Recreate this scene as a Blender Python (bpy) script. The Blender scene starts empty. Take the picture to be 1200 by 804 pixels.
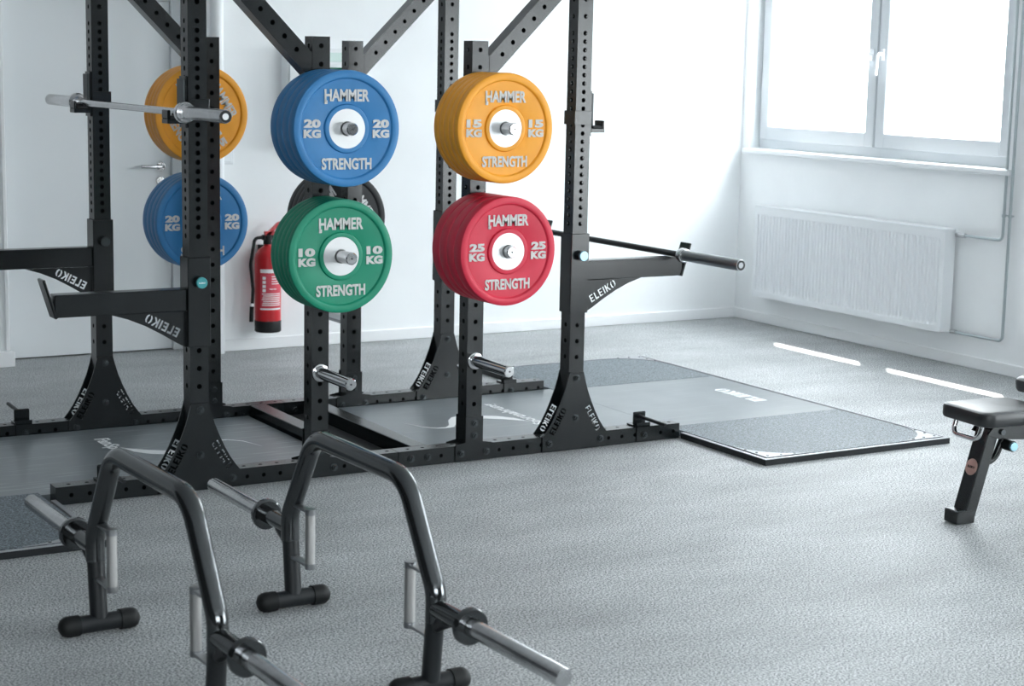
import bpy, bmesh, math, random
from mathutils import Vector, Matrix
random.seed(4)
S = bpy.context.scene
COL = S.collection
PI = math.pi

# ------------------------------------------------------------------ camera, sky, sun, exposure
cam_d = bpy.data.cameras.new('camera'); cam = bpy.data.objects.new('camera', cam_d); COL.objects.link(cam)
yaw, pitch, roll = .5356, -.1576, .0213
fw = Vector((math.sin(yaw)*math.cos(pitch), math.cos(yaw)*math.cos(pitch), math.sin(pitch)))
rt = Vector((math.cos(yaw), -math.sin(yaw), 0)); up = rt.cross(fw)
r2 = math.cos(roll)*rt + math.sin(roll)*up; u2 = -math.sin(roll)*rt + math.cos(roll)*up
M = Matrix((r2, u2, -fw)).transposed().to_4x4(); M.translation = (-2.3755, -6.4603, 1.6965)
cam.matrix_world = M
cam_d.sensor_width = 36; cam_d.lens = 2063.45/1200*36; cam_d.clip_start = .05
cam_d.dof.use_dof = True; cam_d.dof.focus_distance = 6.9; cam_d.dof.aperture_fstop = 4.5
S.camera = cam

w = bpy.data.worlds.new('sky'); S.world = w; w.use_nodes = True
wt = w.node_tree; bgn = wt.nodes['Background']; bgn.inputs[1].default_value = 9.0
tcw = wt.nodes.new('ShaderNodeTexCoord'); sxyz = wt.nodes.new('ShaderNodeSeparateXYZ'); wr = wt.nodes.new('ShaderNodeValToRGB')   # overcast sky: brighter towards the zenith
wt.links.new(tcw.outputs['Generated'], sxyz.inputs[0])
mrw = wt.nodes.new('ShaderNodeMapRange'); mrw.inputs['From Min'].default_value = -1; wt.links.new(sxyz.outputs['Z'], mrw.inputs['Value'])
wt.links.new(mrw.outputs[0], wr.inputs[0]); wt.links.new(wr.outputs[0], bgn.inputs[0])
we = wr.color_ramp.elements
we[0].position = .47; we[0].color = (.60, .64, .65, 1); we[1].position = 1; we[1].color = (1.5, 1.61, 1.67, 1)
k_ = we.new(.51); k_.color = (.66, .71, .73, 1)

sun_d = bpy.data.lights.new('sun', 'SUN'); sun = bpy.data.objects.new('sun', sun_d); COL.objects.link(sun)
sun_d.energy = 8; sun_d.angle = .009; sun_d.color = (1, .97, .92)
sun.rotation_euler = Vector((-.37, -.45, -1)).to_track_quat('-Z', 'Y').to_euler(); sun.location = (9, 6, 9)

S.view_settings.view_transform = 'Standard'; S.view_settings.look = 'None'
S.view_settings.gamma = 1; S.view_settings.use_curve_mapping = False
S.view_settings.exposure = 1.12
S.cycles.max_bounces = 14; S.cycles.diffuse_bounces = 8; S.cycles.glossy_bounces = 6
S.cycles.use_denoising = True; S.cycles.sample_clamp_indirect = 8
S.cycles.caustics_reflective = False; S.cycles.caustics_refractive = False

# ------------------------------------------------------------------ helpers
def srgb(r, g, b):
    f = lambda c: (c/255/12.92) if c/255 <= .04045 else ((c/255+.055)/1.055)**2.4
    return (f(r), f(g), f(b), 1)

def mat(name, col, rough=.5, metal=0, spec=.5, noise=None, bump=None, coat=0):
    m = bpy.data.materials.new(name); m.use_nodes = True
    nt = m.node_tree; b = nt.nodes['Principled BSDF']
    b.inputs['Base Color'].default_value = col; b.inputs['Roughness'].default_value = rough
    b.inputs['Metallic'].default_value = metal; b.inputs['Specular IOR Level'].default_value = spec
    if coat: b.inputs['Coat Weight'].default_value = coat
    tc = nt.nodes.new('ShaderNodeTexCoord')
    if noise:   # (scale, low factor, high factor)
        sc, lo, hi = noise
        n = nt.nodes.new('ShaderNodeTexNoise'); n.inputs['Scale'].default_value = sc; n.inputs['Detail'].default_value = 4
        nt.links.new(tc.outputs['Object'], n.inputs['Vector'])
        rp = nt.nodes.new('ShaderNodeValToRGB'); rp.color_ramp.elements[0].position = .33; rp.color_ramp.elements[1].position = .67
        rp.color_ramp.elements[0].color = (col[0]*lo, col[1]*lo, col[2]*lo, 1)
        rp.color_ramp.elements[1].color = (min(1, col[0]*hi), min(1, col[1]*hi), min(1, col[2]*hi), 1)
        nt.links.new(n.outputs['Fac'], rp.inputs[0]); nt.links.new(rp.outputs[0], b.inputs['Base Color'])
    if bump:    # (scale, strength, distance)
        n2 = nt.nodes.new('ShaderNodeTexNoise'); n2.inputs['Scale'].default_value = bump[0]; n2.inputs['Detail'].default_value = 3
        nt.links.new(tc.outputs['Object'], n2.inputs['Vector'])
        bp = nt.nodes.new('ShaderNodeBump'); bp.inputs['Strength'].default_value = bump[1]; bp.inputs['Distance'].default_value = bump[2]
        nt.links.new(n2.outputs['Fac'], bp.inputs['Height']); nt.links.new(bp.outputs[0], b.inputs['Normal'])
    return m

def speckle(name, dark, mid, light, scale, rough, spec, patch=.25, streak=0.):
    """granulate rubber: fine speckles, soft large patches"""
    m = bpy.data.materials.new(name); m.use_nodes = True
    nt = m.node_tree; b = nt.nodes['Principled BSDF']; L = nt.links.new
    tc = nt.nodes.new('ShaderNodeTexCoord')
    n = nt.nodes.new('ShaderNodeTexNoise'); n.inputs['Scale'].default_value = scale; n.inputs['Detail'].default_value = 3; n.inputs['Roughness'].default_value = .7
    L(tc.outputs['Object'], n.inputs['Vector'])
    r = nt.nodes.new('ShaderNodeValToRGB'); e = r.color_ramp.elements
    e[0].position = .385; e[0].color = dark; e[1].position = .62; e[1].color = light
    k = e.new(.5); k.color = mid
    L(n.outputs['Fac'], r.inputs[0])
    p = nt.nodes.new('ShaderNodeTexNoise'); p.inputs['Scale'].default_value = 1.7; p.inputs['Detail'].default_value = 7; p.inputs['Roughness'].default_value = .68
    mp = nt.nodes.new('ShaderNodeMapping'); mp.inputs['Scale'].default_value = (.7, 1.5, 1); mp.inputs['Rotation'].default_value = (0, 0, .35)
    L(tc.outputs['Object'], mp.inputs['Vector']); L(mp.outputs[0], p.inputs['Vector'])
    mr = nt.nodes.new('ShaderNodeMapRange'); mr.inputs['From Min'].default_value = .3; mr.inputs['From Max'].default_value = .7
    mr.inputs['To Min'].default_value = 1-patch; mr.inputs['To Max'].default_value = 1+patch
    L(p.outputs['Fac'], mr.inputs['Value'])
    mx = nt.nodes.new('ShaderNodeVectorMath'); mx.operation = 'SCALE'
    L(r.outputs[0], mx.inputs[0]); L(mr.outputs[0], mx.inputs['Scale'])
    L(mx.outputs[0], b.inputs['Base Color'])
    b.inputs['Roughness'].default_value = rough; b.inputs['Specular IOR Level'].default_value = spec
    bp = nt.nodes.new('ShaderNodeBump'); bp.inputs['Strength'].default_value = .08; bp.inputs['Distance'].default_value = .002
    L(n.outputs['Fac'], bp.inputs['Height']); L(bp.outputs[0], b.inputs['Normal'])
    return m

def deckmat(name, col, scratch):
    m = bpy.data.materials.new(name); m.use_nodes = True
    nt = m.node_tree; b = nt.nodes['Principled BSDF']; L = nt.links.new
    tc = nt.nodes.new('ShaderNodeTexCoord')
    last = None
    for ang, sc in ((.5, 5.), (-1.1, 6.), (2.2, 4.2), (1.2, 7.)):
        mp = nt.nodes.new('ShaderNodeMapping'); mp.inputs['Rotation'].default_value = (0, 0, ang)
        mp.inputs['Scale'].default_value = (sc*.32, sc*9, 1); mp.inputs['Location'].default_value = (ang*3, sc, 0)
        n = nt.nodes.new('ShaderNodeTexNoise'); n.inputs['Scale'].default_value = 1.; n.inputs['Detail'].default_value = 1
        L(tc.outputs['Object'], mp.inputs['Vector']); L(mp.outputs[0], n.inputs['Vector'])
        r = nt.nodes.new('ShaderNodeMapRange'); r.inputs['From Min'].default_value = .665; r.inputs['From Max'].default_value = .74
        L(n.outputs['Fac'], r.inputs['Value'])
        if last is None: last = r.outputs[0]
        else:
            a = nt.nodes.new('ShaderNodeMath'); a.operation = 'MAXIMUM'; L(last, a.inputs[0]); L(r.outputs[0], a.inputs[1]); last = a.outputs[0]
    s = nt.nodes.new('ShaderNodeMath'); s.operation = 'MULTIPLY'; s.inputs[1].default_value = scratch; L(last, s.inputs[0])
    mx = nt.nodes.new('ShaderNodeMix'); mx.data_type = 'RGBA'
    mx.inputs[6].default_value = col; mx.inputs[7].default_value = (.45, .48, .5, 1)
    L(s.outputs[0], mx.inputs[0]); L(mx.outputs[2], b.inputs['Base Color'])
    n3 = nt.nodes.new('ShaderNodeTexNoise'); n3.inputs['Scale'].default_value = 5; n3.inputs['Detail'].default_value = 5
    L(tc.outputs['Object'], n3.inputs['Vector'])
    rr = nt.nodes.new('ShaderNodeMapRange'); rr.inputs['To Min'].default_value = .26; rr.inputs['To Max'].default_value = .38; b.inputs['Specular IOR Level'].default_value = .75
    L(n3.outputs['Fac'], rr.inputs['Value']); L(rr.outputs[0], b.inputs['Roughness'])
    return m

def glass_mat():
    m = bpy.data.materials.new('window_glass'); m.use_nodes = True
    nt = m.node_tree; nt.nodes.remove(nt.nodes['Principled BSDF']); o = nt.nodes['Material Output']
    t = nt.nodes.new('ShaderNodeBsdfTransparent'); g = nt.nodes.new('ShaderNodeBsdfGlossy'); g.inputs['Roughness'].default_value = .02
    x = nt.nodes.new('ShaderNodeMixShader'); x.inputs[0].default_value = .05
    nt.links.new(t.outputs[0], x.inputs[1]); nt.links.new(g.outputs[0], x.inputs[2])
    nt.links.new(x.outputs[0], o.inputs[0]); return m

MT = dict(
    wall=mat('painted_plaster', (.905, .92, .93, 1), .75, spec=.3, noise=(2.2, .975, 1.02), bump=(14, .12, .004)),
    darkwall=mat('bounce_cutting_wall', (.085, .09, .095, 1), .8, spec=.3),  # unseen left and front walls made dark to cut bounced light
    ceil=mat('ceiling_paint', (.90, .91, .92, 1), .8),
    skirt=mat('skirting_paint', (.88, .89, .90, 1), .5),
    door=mat('door_paint', (.80, .825, .84, 1), .45),
    dframe=mat('door_frame_paint', (.86, .875, .89, 1), .4),
    pvc=mat('window_plastic', (.58, .61, .635, 1), .4, spec=.3),
    enamel=mat('radiator_enamel', (.80, .82, .84, 1), .35),
    floor=speckle('rubber_granulate_floor', (.045, .05, .052, 1), (.32, .335, .339, 1), (.62, .635, .64, 1), 145, .55, .55, .24),
    turf=speckle('speckled_rubber_tile', (.022, .03, .038, 1), (.10, .125, .145, 1), (.24, .28, .31, 1), 135, .55, .5, .05),
    deck=deckmat('smooth_rubber_deck', (.15, .172, .184, 1), .12),
    deckw=deckmat('worn_rubber_deck', (.15, .172, .184, 1), .6),
    void=mat('black_rubber', (.012, .014, .015, 1), .7),
    steel_b=mat('black_powder_coat', (.0045, .0068, .0080, 1), .24, spec=.55, bump=(300, .04, .001)),
    edge_b=mat('black_frame_steel', (.008, .010, .012, 1), .42, spec=.42),
    alu=mat('pale_frame_metal', (.34, .35, .37, 1), .42, metal=.5),
    chrome=mat('chrome', (.55, .55, .56, 1), .12, metal=1),
    bright=mat('brushed_steel', (.60, .60, .61, 1), .2, metal=1, noise=(40, .92, 1.05)),
    dchrome=mat('dark_chrome', (.105, .11, .114, 1), .13, metal=1),
    gunmetal=mat('grey_steel', (.30, .31, .32, 1), .3, metal=1),
    guard=mat('grey_guard_plastic', (.05, .06, .065, 1), .45),
    knurl=mat('knurled_steel', (.42, .415, .41, 1), .38, metal=1, bump=(900, .5, .002)),
    bolt=mat('bolt_steel', (.09, .10, .105, 1), .25, metal=.9),
    hub=mat('plate_hub_steel', (.64, .645, .65, 1), .42, metal=.75),
    rub_black=mat('cap_rubber', (.006, .007, .0075, 1), .55, spec=.3),
    white=mat('white_print', (.86, .87, .88, 1), .5),
    letter=mat('grey_letter_paint', (.62, .615, .60, 1), .55),
    letter_w=mat('white_letter_paint', (.85, .85, .85, 1), .55),
    teal=mat('teal_cap', srgb(70, 160, 165), .35),
    bluesteel=mat('blue_steel_cap', srgb(150, 190, 205), .3, metal=.6),
    vinyl=mat('black_vinyl', (.014, .016, .018, 1), .38, bump=(220, .08, .001)),
    badge=mat('copper_badge', srgb(188, 150, 140), .35),
    red_paint=mat('extinguisher_red', srgb(190, 24, 34), .28),
    label_pink=mat('extinguisher_label', srgb(205, 70, 85), .5),
    label_white=mat('label_white', (.85, .83, .84, 1), .5),
    pale_green=mat('pale_green_glass', srgb(196, 218, 212), .2),
    galv=mat('galvanised_pipe', (.45, .50, .52, 1), .35, metal=.8),
    blue=mat('blue_bumper_rubber', srgb(44, 122, 180), .48, noise=(9, .94, 1.05)),
    green=mat('green_bumper_rubber', srgb(0, 136, 104), .48, noise=(9, .94, 1.05)),
    yellow=mat('yellow_bumper_rubber', srgb(248, 166, 38), .48, noise=(9, .95, 1.04)),
    red=mat('red_bumper_rubber', srgb(210, 38, 66), .48, noise=(9, .94, 1.05)),
    black=mat('black_bumper_rubber', (.016, .018, .02, 1), .5),
    glass=glass_mat(),
)

def me_from(bm, name, m, smooth=False, angle=35):
    bmesh.ops.recalc_face_normals(bm, faces=bm.faces)
    me = bpy.data.meshes.new(name); bm.to_mesh(me); bm.free()
    me.materials.append(m)
    if smooth:
        for p in me.polygons: p.use_smooth = True
        if hasattr(me, 'set_sharp_from_angle'): me.set_sharp_from_angle(angle=math.radians(angle))
    return me
def link(name, me, parent=None, loc=(0, 0, 0), rot=(0, 0, 0)):
    o = bpy.data.objects.new(name, me); COL.objects.link(o)
    o.location = loc; o.rotation_euler = rot
    if parent is not None: o.parent = parent
    return o
def obj(name, bm, m, parent=None, smooth=False, loc=(0, 0, 0), rot=(0, 0, 0)):
    return link(name, me_from(bm, name, m, smooth), parent, loc, rot)
def tag(o, label=None, cat=None, group=None, kind=None):
    if label: o['label'] = label
    if cat: o['category'] = cat
    if group: o['group'] = group
    if kind: o['kind'] = kind
    return o
def thing(name, label, cat, loc=(0, 0, 0), rz=0, group=None):
    o = bpy.data.objects.new(name, None); COL.objects.link(o); o.location = loc; o.rotation_euler = (0, 0, rz)
    o.empty_display_size = .1
    return tag(o, label, cat, group)
def setting(name, loc=(0, 0, 0)):
    o = bpy.data.objects.new(name, None); COL.objects.link(o); o.location = loc; o['kind'] = 'structure'; o.empty_display_size = .1
    return o
def dup(root, loc, rz=None, label=None, group=None):
    r = root.copy(); COL.objects.link(r); r.location = loc
    if rz is not None: r.rotation_euler = (0, 0, rz)
    if label: r['label'] = label
    if group: r['group'] = group
    for ch in list(root.children):
        c = ch.copy(); COL.objects.link(c); c.parent = r
        for g in ch.children:
            d = g.copy(); COL.objects.link(d); d.parent = c
    return r

def box(bm, x0, x1, y0, y1, z0, z1, bev=0, T=None, seg=1):
    m = Matrix.Translation(((x0+x1)/2, (y0+y1)/2, (z0+z1)/2)) @ Matrix.Diagonal((abs(x1-x0), abs(y1-y0), abs(z1-z0), 1))
    if T is not None: m = T @ m
    vs = bmesh.ops.create_cube(bm, size=1, matrix=m)['verts']
    if bev:
        es = list({e for v in vs for e in v.link_edges})
        bmesh.ops.bevel(bm, geom=es, offset=bev, segments=seg, affect='EDGES', profile=.5)
def basis(d):
    d = Vector(d).normalized(); a = Vector((0, 0, 1)) if abs(d.z) < .9 else Vector((1, 0, 0))
    u = d.cross(a).normalized(); return u, d.cross(u).normalized()
def rings(bm, R, cap=True):
    for a, b in zip(R, R[1:]):
        n = len(a)
        for i in range(n): bm.faces.new((a[i], a[(i+1) % n], b[(i+1) % n], b[i]))
    if cap:
        bm.faces.new(R[0]); bm.faces.new(R[-1])
def cyl(bm, p0, p1, r, n=20, r1=None, ch=0):
    p0 = Vector(p0); p1 = Vector(p1); d = (p1-p0); L = d.length; d.normalize(); u, v = basis(d); r1 = r if r1 is None else r1
    prof = [(0, r), (L, r1)] if not ch else [(0, r-ch), (ch, r), (L-ch, r1), (L, r1-ch)]
    R = [[bm.verts.new(p0 + d*t + (u*math.cos(2*PI*i/n)+v*math.sin(2*PI*i/n))*q) for i in range(n)] for t, q in prof]
    rings(bm, R)
def revolve(bm, prof, p0, d, n=48, closed=False):
    """prof: (radius, distance along d); closed = a ring with a hole"""
    p0 = Vector(p0); d = Vector(d).normalized(); u, v = basis(d)
    R = [[bm.verts.new(p0 + d*t + (u*math.cos(2*PI*i/n)+v*math.sin(2*PI*i/n))*q) for i in range(n)] for q, t in prof]
    if closed: R.append(R[0]); rings(bm, R, False)
    else: rings(bm, R)
def fillet(pts, r, n=8):
    pts = [Vector(p) for p in pts]; out = [pts[0]]
    rr = r if isinstance(r, (list, tuple)) else [r]*(len(pts)-2)
    for a, b, c, q in zip(pts, pts[1:], pts[2:], rr):
        d1 = (a-b).normalized(); d2 = (c-b).normalized(); ang = d1.angle(d2)
        t = min(q/math.tan(ang/2), (a-b).length*.49, (c-b).length*.49); q = t*math.tan(ang/2)
        cen = b + (d1+d2).normalized()*(q/math.sin(ang/2))
        s = (b+d1*t-cen); e = (b+d2*t-cen); tot = s.angle(e); ax = s.cross(e).normalized()
        for i in range(n+1): out.append(cen + Matrix.Rotation(tot*i/n, 3, ax) @ s)
    out.append(pts[-1]); return out
def tube(bm, pts, r, n=16):
    pts = [Vector(p) for p in pts]; R = []
    d = (pts[1]-pts[0]).normalized(); u, v = basis(d)
    for i, p in enumerate(pts):
        if i == 0: t = (pts[1]-pts[0])
        elif i == len(pts)-1: t = pts[-1]-pts[-2]
        else: t = (pts[i+1]-p).normalized() + (p-pts[i-1]).normalized()
        t.normalize(); u = (u - t*u.dot(t)).normalized(); v = t.cross(u)
        q = r(i/(len(pts)-1)) if callable(r) else r
        R.append([bm.verts.new(p+(u*math.cos(2*PI*k/n)+v*math.sin(2*PI*k/n))*q) for k in range(n)])
    rings(bm, R)
def prism(bm, pts, y0, y1):
    """polygon in XZ, pushed along Y"""
    a = [bm.verts.new((x, y0, z)) for x, z in pts]; b = [bm.verts.new((x, y1, z)) for x, z in pts]
    n = len(a); bm.faces.new(a); bm.faces.new(b)
    for i in range(n): bm.faces.new((a[i], a[(i+1) % n], b[(i+1) % n], b[i]))

def holed_tube(bm, L, w, d, spots, r=.0102, T=Matrix(), skip=(), n=12, wall=.004):
    """square steel tube along local z, local x in +-w/2, y in +-d/2, a row of round holes on each face"""
    V = lambda x, y, z: bm.verts.new(T @ Vector((x, y, z)))
    spots = sorted(spots)
    cuts = [0]
    for a, b in zip(spots, spots[1:]):
        cuts += [min((a+b)/2, a+.02), max((a+b)/2, b-.02)]
    if spots: cuts = [0, max(0, spots[0]-.02)] + cuts[1:] + [min(L, spots[-1]+.02), L]
    else: cuts = [0, L]
    for f in range(4):
        if f % 2 == 0: hw, off = w/2, d/2
        else: hw, off = d/2, w/2
        c, s = math.cos(f*PI/2), math.sin(f*PI/2)
        P = lambda a, z, o: V(*((a*c + o*s, a*s - o*c, z)))      # face f: outward normal (s, -c)
        for z0, z1 in zip(cuts, cuts[1:]):
            if z1-z0 < 1e-5: continue
            h = [q for q in spots if z0 < q < z1]
            if not h or f in skip:
                bm.faces.new((P(-hw, z0, off), P(hw, z0, off), P(hw, z1, off), P(-hw, z1, off))); continue
            q = h[0]; ang = [2*PI*k/n + PI/n for k in range(n)]
            ang = sorted(ang + [math.atan2(z1-q, hw), math.atan2(z1-q, -hw), math.atan2(z0-q, -hw) % (2*PI), math.atan2(z0-q, hw) % (2*PI)])
            outr, inn, dep = [], [], []
            for t in ang:
                cx, cz = math.cos(t), math.sin(t)
                k = min((hw/abs(cx)) if abs(cx) > 1e-6 else 9, ((z1-q)/cz if cz > 0 else (z0-q)/cz) if abs(cz) > 1e-6 else 9)
                outr.append(P(cx*k, q+cz*k, off)); inn.append(P(cx*r, q+cz*r, off)); dep.append(P(cx*r, q+cz*r, off-wall))
            m = len(ang)
            for i in range(m):
                j = (i+1) % m
                bm.faces.new((outr[i], outr[j], inn[j], inn[i])); bm.faces.new((inn[i], inn[j], dep[j], dep[i]))
    for z in (0, L):
        bm.faces.new([V(x, y, z) for x, y in ((-w/2, -d/2), (w/2, -d/2), (w/2, d/2), (-w/2, d/2))])
    bmesh.ops.remove_doubles(bm, verts=bm.verts, dist=1e-5)

# block lettering (cut through the steel plates and printed on the decks); one unit = letter height
def glyph(ch):
    q = .24
    if ch == 'E': return [[(0, 0), (.62, 0), (.62, q-.04), (q, q-.04), (q, .40), (.56, .40), (.56, .60), (q, .60), (q, 1-q+.04), (.62, 1-q+.04), (.62, 1), (0, 1)]], .74
    if ch == 'L': return [[(0, 0), (.58, 0), (.58, q), (q, q), (q, 1), (0, 1)]], .68
    if ch == 'I': return [[(0, 0), (q, 0), (q, 1), (0, 1)]], .36
    if ch == 'K': return [[(0, 0), (q, 0), (q, .36), (.28, .40), (.5, 0), (.78, 0), (.45, .53), (.76, 1), (.48, 1), (q, .66), (q, 1), (0, 1)]], .84
    if ch == 'O':
        L = [(.33, 0), (.33, .17), (.24, .3), (.24, .7), (.33, .83), (.33, 1), (.14, .92), (0, .7), (0, .3), (.14, .08)]
        return [L, [(.78-x, z) for x, z in L][::-1]], .8
def word(txt):
    out = []; x = 0
    for c in txt:
        ps, a = glyph(c)
        for p in ps: out.append([(x+px, pz) for px, pz in p])
        x += a
    return [[((px-x/2), pz-.5) for px, pz in p] for p in out], x
def cut_plate(name, outline, words, thick):
    """flat plate in XZ (thickness centred on Y) with words cut through; words: (text, x, z, angle, height, mirror)"""
    cu = bpy.data.curves.new(name, 'CURVE'); cu.dimensions = '2D'; cu.fill_mode = 'BOTH'; cu.extrude = thick/2
    polys = [outline]
    for t, x, z, a, h, mir in words:
        ps, _ = word(t); c, s = math.cos(a), math.sin(a)
        for p in ps:
            polys.append([(x + ((-px if mir else px)*c - pz*s)*h, z + ((-px if mir else px)*s + pz*c)*h) for px, pz in p])
    for p in polys:
        sp = cu.splines.new('POLY'); sp.points.add(len(p)-1); sp.use_cyclic_u = True
        for q, (x, z) in zip(sp.points, p): q.co = (x, z, 0, 1)
    o = bpy.data.objects.new(name, cu); COL.objects.link(o)
    me = bpy.data.meshes.new_from_object(o)
    bpy.data.objects.remove(o); bpy.data.curves.remove(cu)
    me.transform(Matrix.Rotation(PI/2, 4, 'X'))
    return me
def text_me(txt, wd, ht, m, thick=.002, bold=.03, shear=0):
    """raised lettering facing -Y, centred, wd x ht metres"""
    cu = bpy.data.curves.new('lettering', 'FONT'); cu.body = txt; cu.offset = bold; cu.extrude = .01; cu.align_x = 'CENTER'; cu.space_line = .85
    cu.shear = shear; cu.resolution_u = 3
    o = bpy.data.objects.new('lettering', cu); COL.objects.link(o)
    me = bpy.data.meshes.new_from_object(o)
    bpy.data.objects.remove(o); bpy.data.curves.remove(cu)
    xs = [v.co.x for v in me.vertices]; ys = [v.co.y for v in me.vertices]; zs = [v.co.z for v in me.vertices]
    sx = wd/(max(xs)-min(xs)); sy = ht/(max(ys)-min(ys)); sz = thick/(max(zs)-min(zs))
    cx, cy, cz = (max(xs)+min(xs))/2, (max(ys)+min(ys))/2, (max(zs)+min(zs))/2
    for v in me.vertices: v.co = ((v.co.x-cx)*sx, -(v.co.z-cz)*sz, (v.co.y-cy)*sy)
    me.materials.clear(); me.materials.append(m); return me
def join_me(items, name, m):
    bm = bmesh.new()
    for me, T in items:
        k = me.copy(); k.transform(T); bm.from_mesh(k); bpy.data.meshes.remove(k)
    me = bpy.data.meshes.new(name); bm.to_mesh(me); bm.free(); me.materials.append(m); return me

# ------------------------------------------------------------------ room
XW, YW, XL, YB, H = 5.09, 3.115, -4.6, -8.2, 3.0
bm = bmesh.new(); box(bm, XL-.3, XW+.3, YB-.3, YW+.6, -.2, 0); tag(obj('floor', bm, MT['floor']), kind='structure')
bm = bmesh.new(); box(bm, XL-.3, XW+.3, YB-.3, YW+.6, H, H+.2); tag(obj('ceiling', bm, MT['ceil']), kind='structure')
bm = bmesh.new(); box(bm, XL-.3, XL, YB-.3, YW+.6, 0, H); tag(obj('wall_left', bm, MT['darkwall']), kind='structure')
# wall behind the camera, with unseen windows added as fill light
FILL_WINS = [(-4.3, -2.5), (-2.2, -.4)]; FZ0, FZ1 = 1.35, 2.75
bm = bmesh.new(); box(bm, XL, XW, YB-.3, YB, 0, FZ0); box(bm, XL, XW, YB-.3, YB, FZ1, H)
xs_ = [XL] + [q for a in FILL_WINS for q in a] + [XW]
for a, b in zip(xs_[0::2], xs_[1::2]): box(bm, a, b, YB-.3, YB, FZ0, FZ1)
tag(obj('wall_front', bm, MT['darkwall']), kind='structure')
for i, (a, b) in enumerate(FILL_WINS):
    W_ = setting('window_%d' % (i+4))  # out of view, put in to fill light from behind the camera
    bm = bmesh.new(); m_ = (a+b)/2
    for q in ((a, a+.07, FZ0, FZ1), (b-.07, b, FZ0, FZ1), (m_-.05, m_+.05, FZ0, FZ1)): box(bm, q[0], q[1], YB-.15, YB-.08, q[2], q[3])
    box(bm, a+.07, b-.07, YB-.149, YB-.081, FZ0, FZ0+.08); box(bm, a+.07, b-.07, YB-.149, YB-.081, FZ1-.08, FZ1); obj('window_frame', bm, MT['pvc'], W_)
    for c, d in ((a+.07, m_-.05), (m_+.05, b-.07)):
        bm = bmesh.new(); box(bm, c, d, YB-.118, YB-.112, FZ0+.08, FZ1-.08); obj('pane', bm, MT['glass'], W_)
# back wall with the door recess
DX0, DX1, DZ = .10, 1.165, 2.06
bm = bmesh.new()
box(bm, XL, DX0, YW, YW+.3, 0, H); box(bm, DX1, XW+.3, YW, YW+.3, 0, H); box(bm, DX0, DX1, YW, YW+.3, DZ, H)
tag(obj('wall_back', bm, MT['wall']), kind='structure')
# window wall: three openings, the unseen third made tall to light the right posts
SZ, HZ = 1.165, 2.35
WINS = [(.70, 3.03), (-2.75, -.42), (-7.3, -3.87)]; SILLS = [SZ, SZ, .12]  # last sill dropped near the floor so its light reaches the posts
bm = bmesh.new()
box(bm, XW, XW+.3, YB-.3, YW, HZ, H)
ys = [YB-.3] + [q for a, b in reversed(WINS) for q in (a, b)] + [YW]
for a, b in zip(ys[0::2], ys[1::2]): box(bm, XW, XW+.3, a, b, 0, HZ)
for (a, b), sz in zip(WINS, SILLS): box(bm, XW, XW+.3, a, b, 0, sz)
tag(obj('wall_right', bm, MT['wall']), kind='structure')
# skirtings
def skirt(name, *bx):
    bm = bmesh.new()
    for b in bx: box(bm, *b, bev=.004)
    tag(obj(name, bm, MT['skirt']), kind='structure')
skirt('baseboard_back', (XL, DX0+.03, YW-.045, YW-.002, 0, .085), (DX1+.002, XW-.014, YW-.014, YW-.001, 0, .07))
skirt('baseboard_right', (XW-.014, XW-.001, YB, YW-.001, 0, .07))
skirt('baseboard_left', (XL+.001, XL+.014, YB, YW-.05, 0, .07))
skirt('trim_1', (DX0-.012, DX0+.012, YW-.012, YW-.001, .086, DZ))      # corner bead beside the door

# windows
def window(n, y0, y1, SZ):
    W = setting('window_%d' % n, (0, 0, 0)); ym = (y0+y1)/2
    fx0, fx1 = XW+.06, XW+.13
    bm = bmesh.new()
    for b in ((y0, y0+.05, SZ, HZ), (y1-.05, y1, SZ, HZ), (ym-.022, ym+.022, SZ, HZ)): box(bm, fx0+.02, fx1, *b, bev=.003)
    box(bm, fx0+.021, fx1-.001, y0, y1, SZ, SZ+.075, bev=.003); box(bm, fx0+.021, fx1-.001, y0, y1, HZ-.05, HZ, bev=.003)
    obj('window_frame', bm, MT['pvc'], W)
    for a, b, hs in ((y0+.035, ym-.004, 1), (ym+.004, y1-.035, -1)):
        s = bmesh.new(); sx0, sx1 = fx0-.008, fx0+.05
        for bb in ((a, a+.085, SZ+.06, HZ-.04), (b-.085, b, SZ+.06, HZ-.04)): box(s, sx0, sx1, *bb, bev=.006)
        box(s, sx0+.001, sx1-.001, a+.08, b-.08, SZ+.06, SZ+.15, bev=.004); box(s, sx0+.001, sx1-.001, a+.08, b-.08, HZ-.12, HZ-.04, bev=.004)
        so = obj('sash', s, MT['pvc'], W)
        g = bmesh.new(); box(g, sx0+.028, sx0+.034, a+.08, b-.08, SZ+.145, HZ-.115); obj('pane', g, MT['glass'], so)
        hy = ym+.05*(-hs); hz = 1.80
        h = bmesh.new(); box(h, sx0-.012, sx0, hy-.014, hy+.014, hz-.04, hz+.03, bev=.003)
        tube(h, fillet([(sx0-.01, hy, hz), (sx0-.05, hy, hz), (sx0-.055, hy, hz-.13)], .025, 5), .009, 10)
        obj('handle', h, MT['enamel'], so, True)
    s = bmesh.new(); box(s, XW-.045, fx0+.03, y0-.055, y1+.03, SZ-.035, SZ-.001, bev=.008, seg=2)
    obj('window_sill', s, MT['enamel'], W)
    return W
for i, (a, b) in enumerate(WINS): window(i+1, a, b, SILLS[i])
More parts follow.
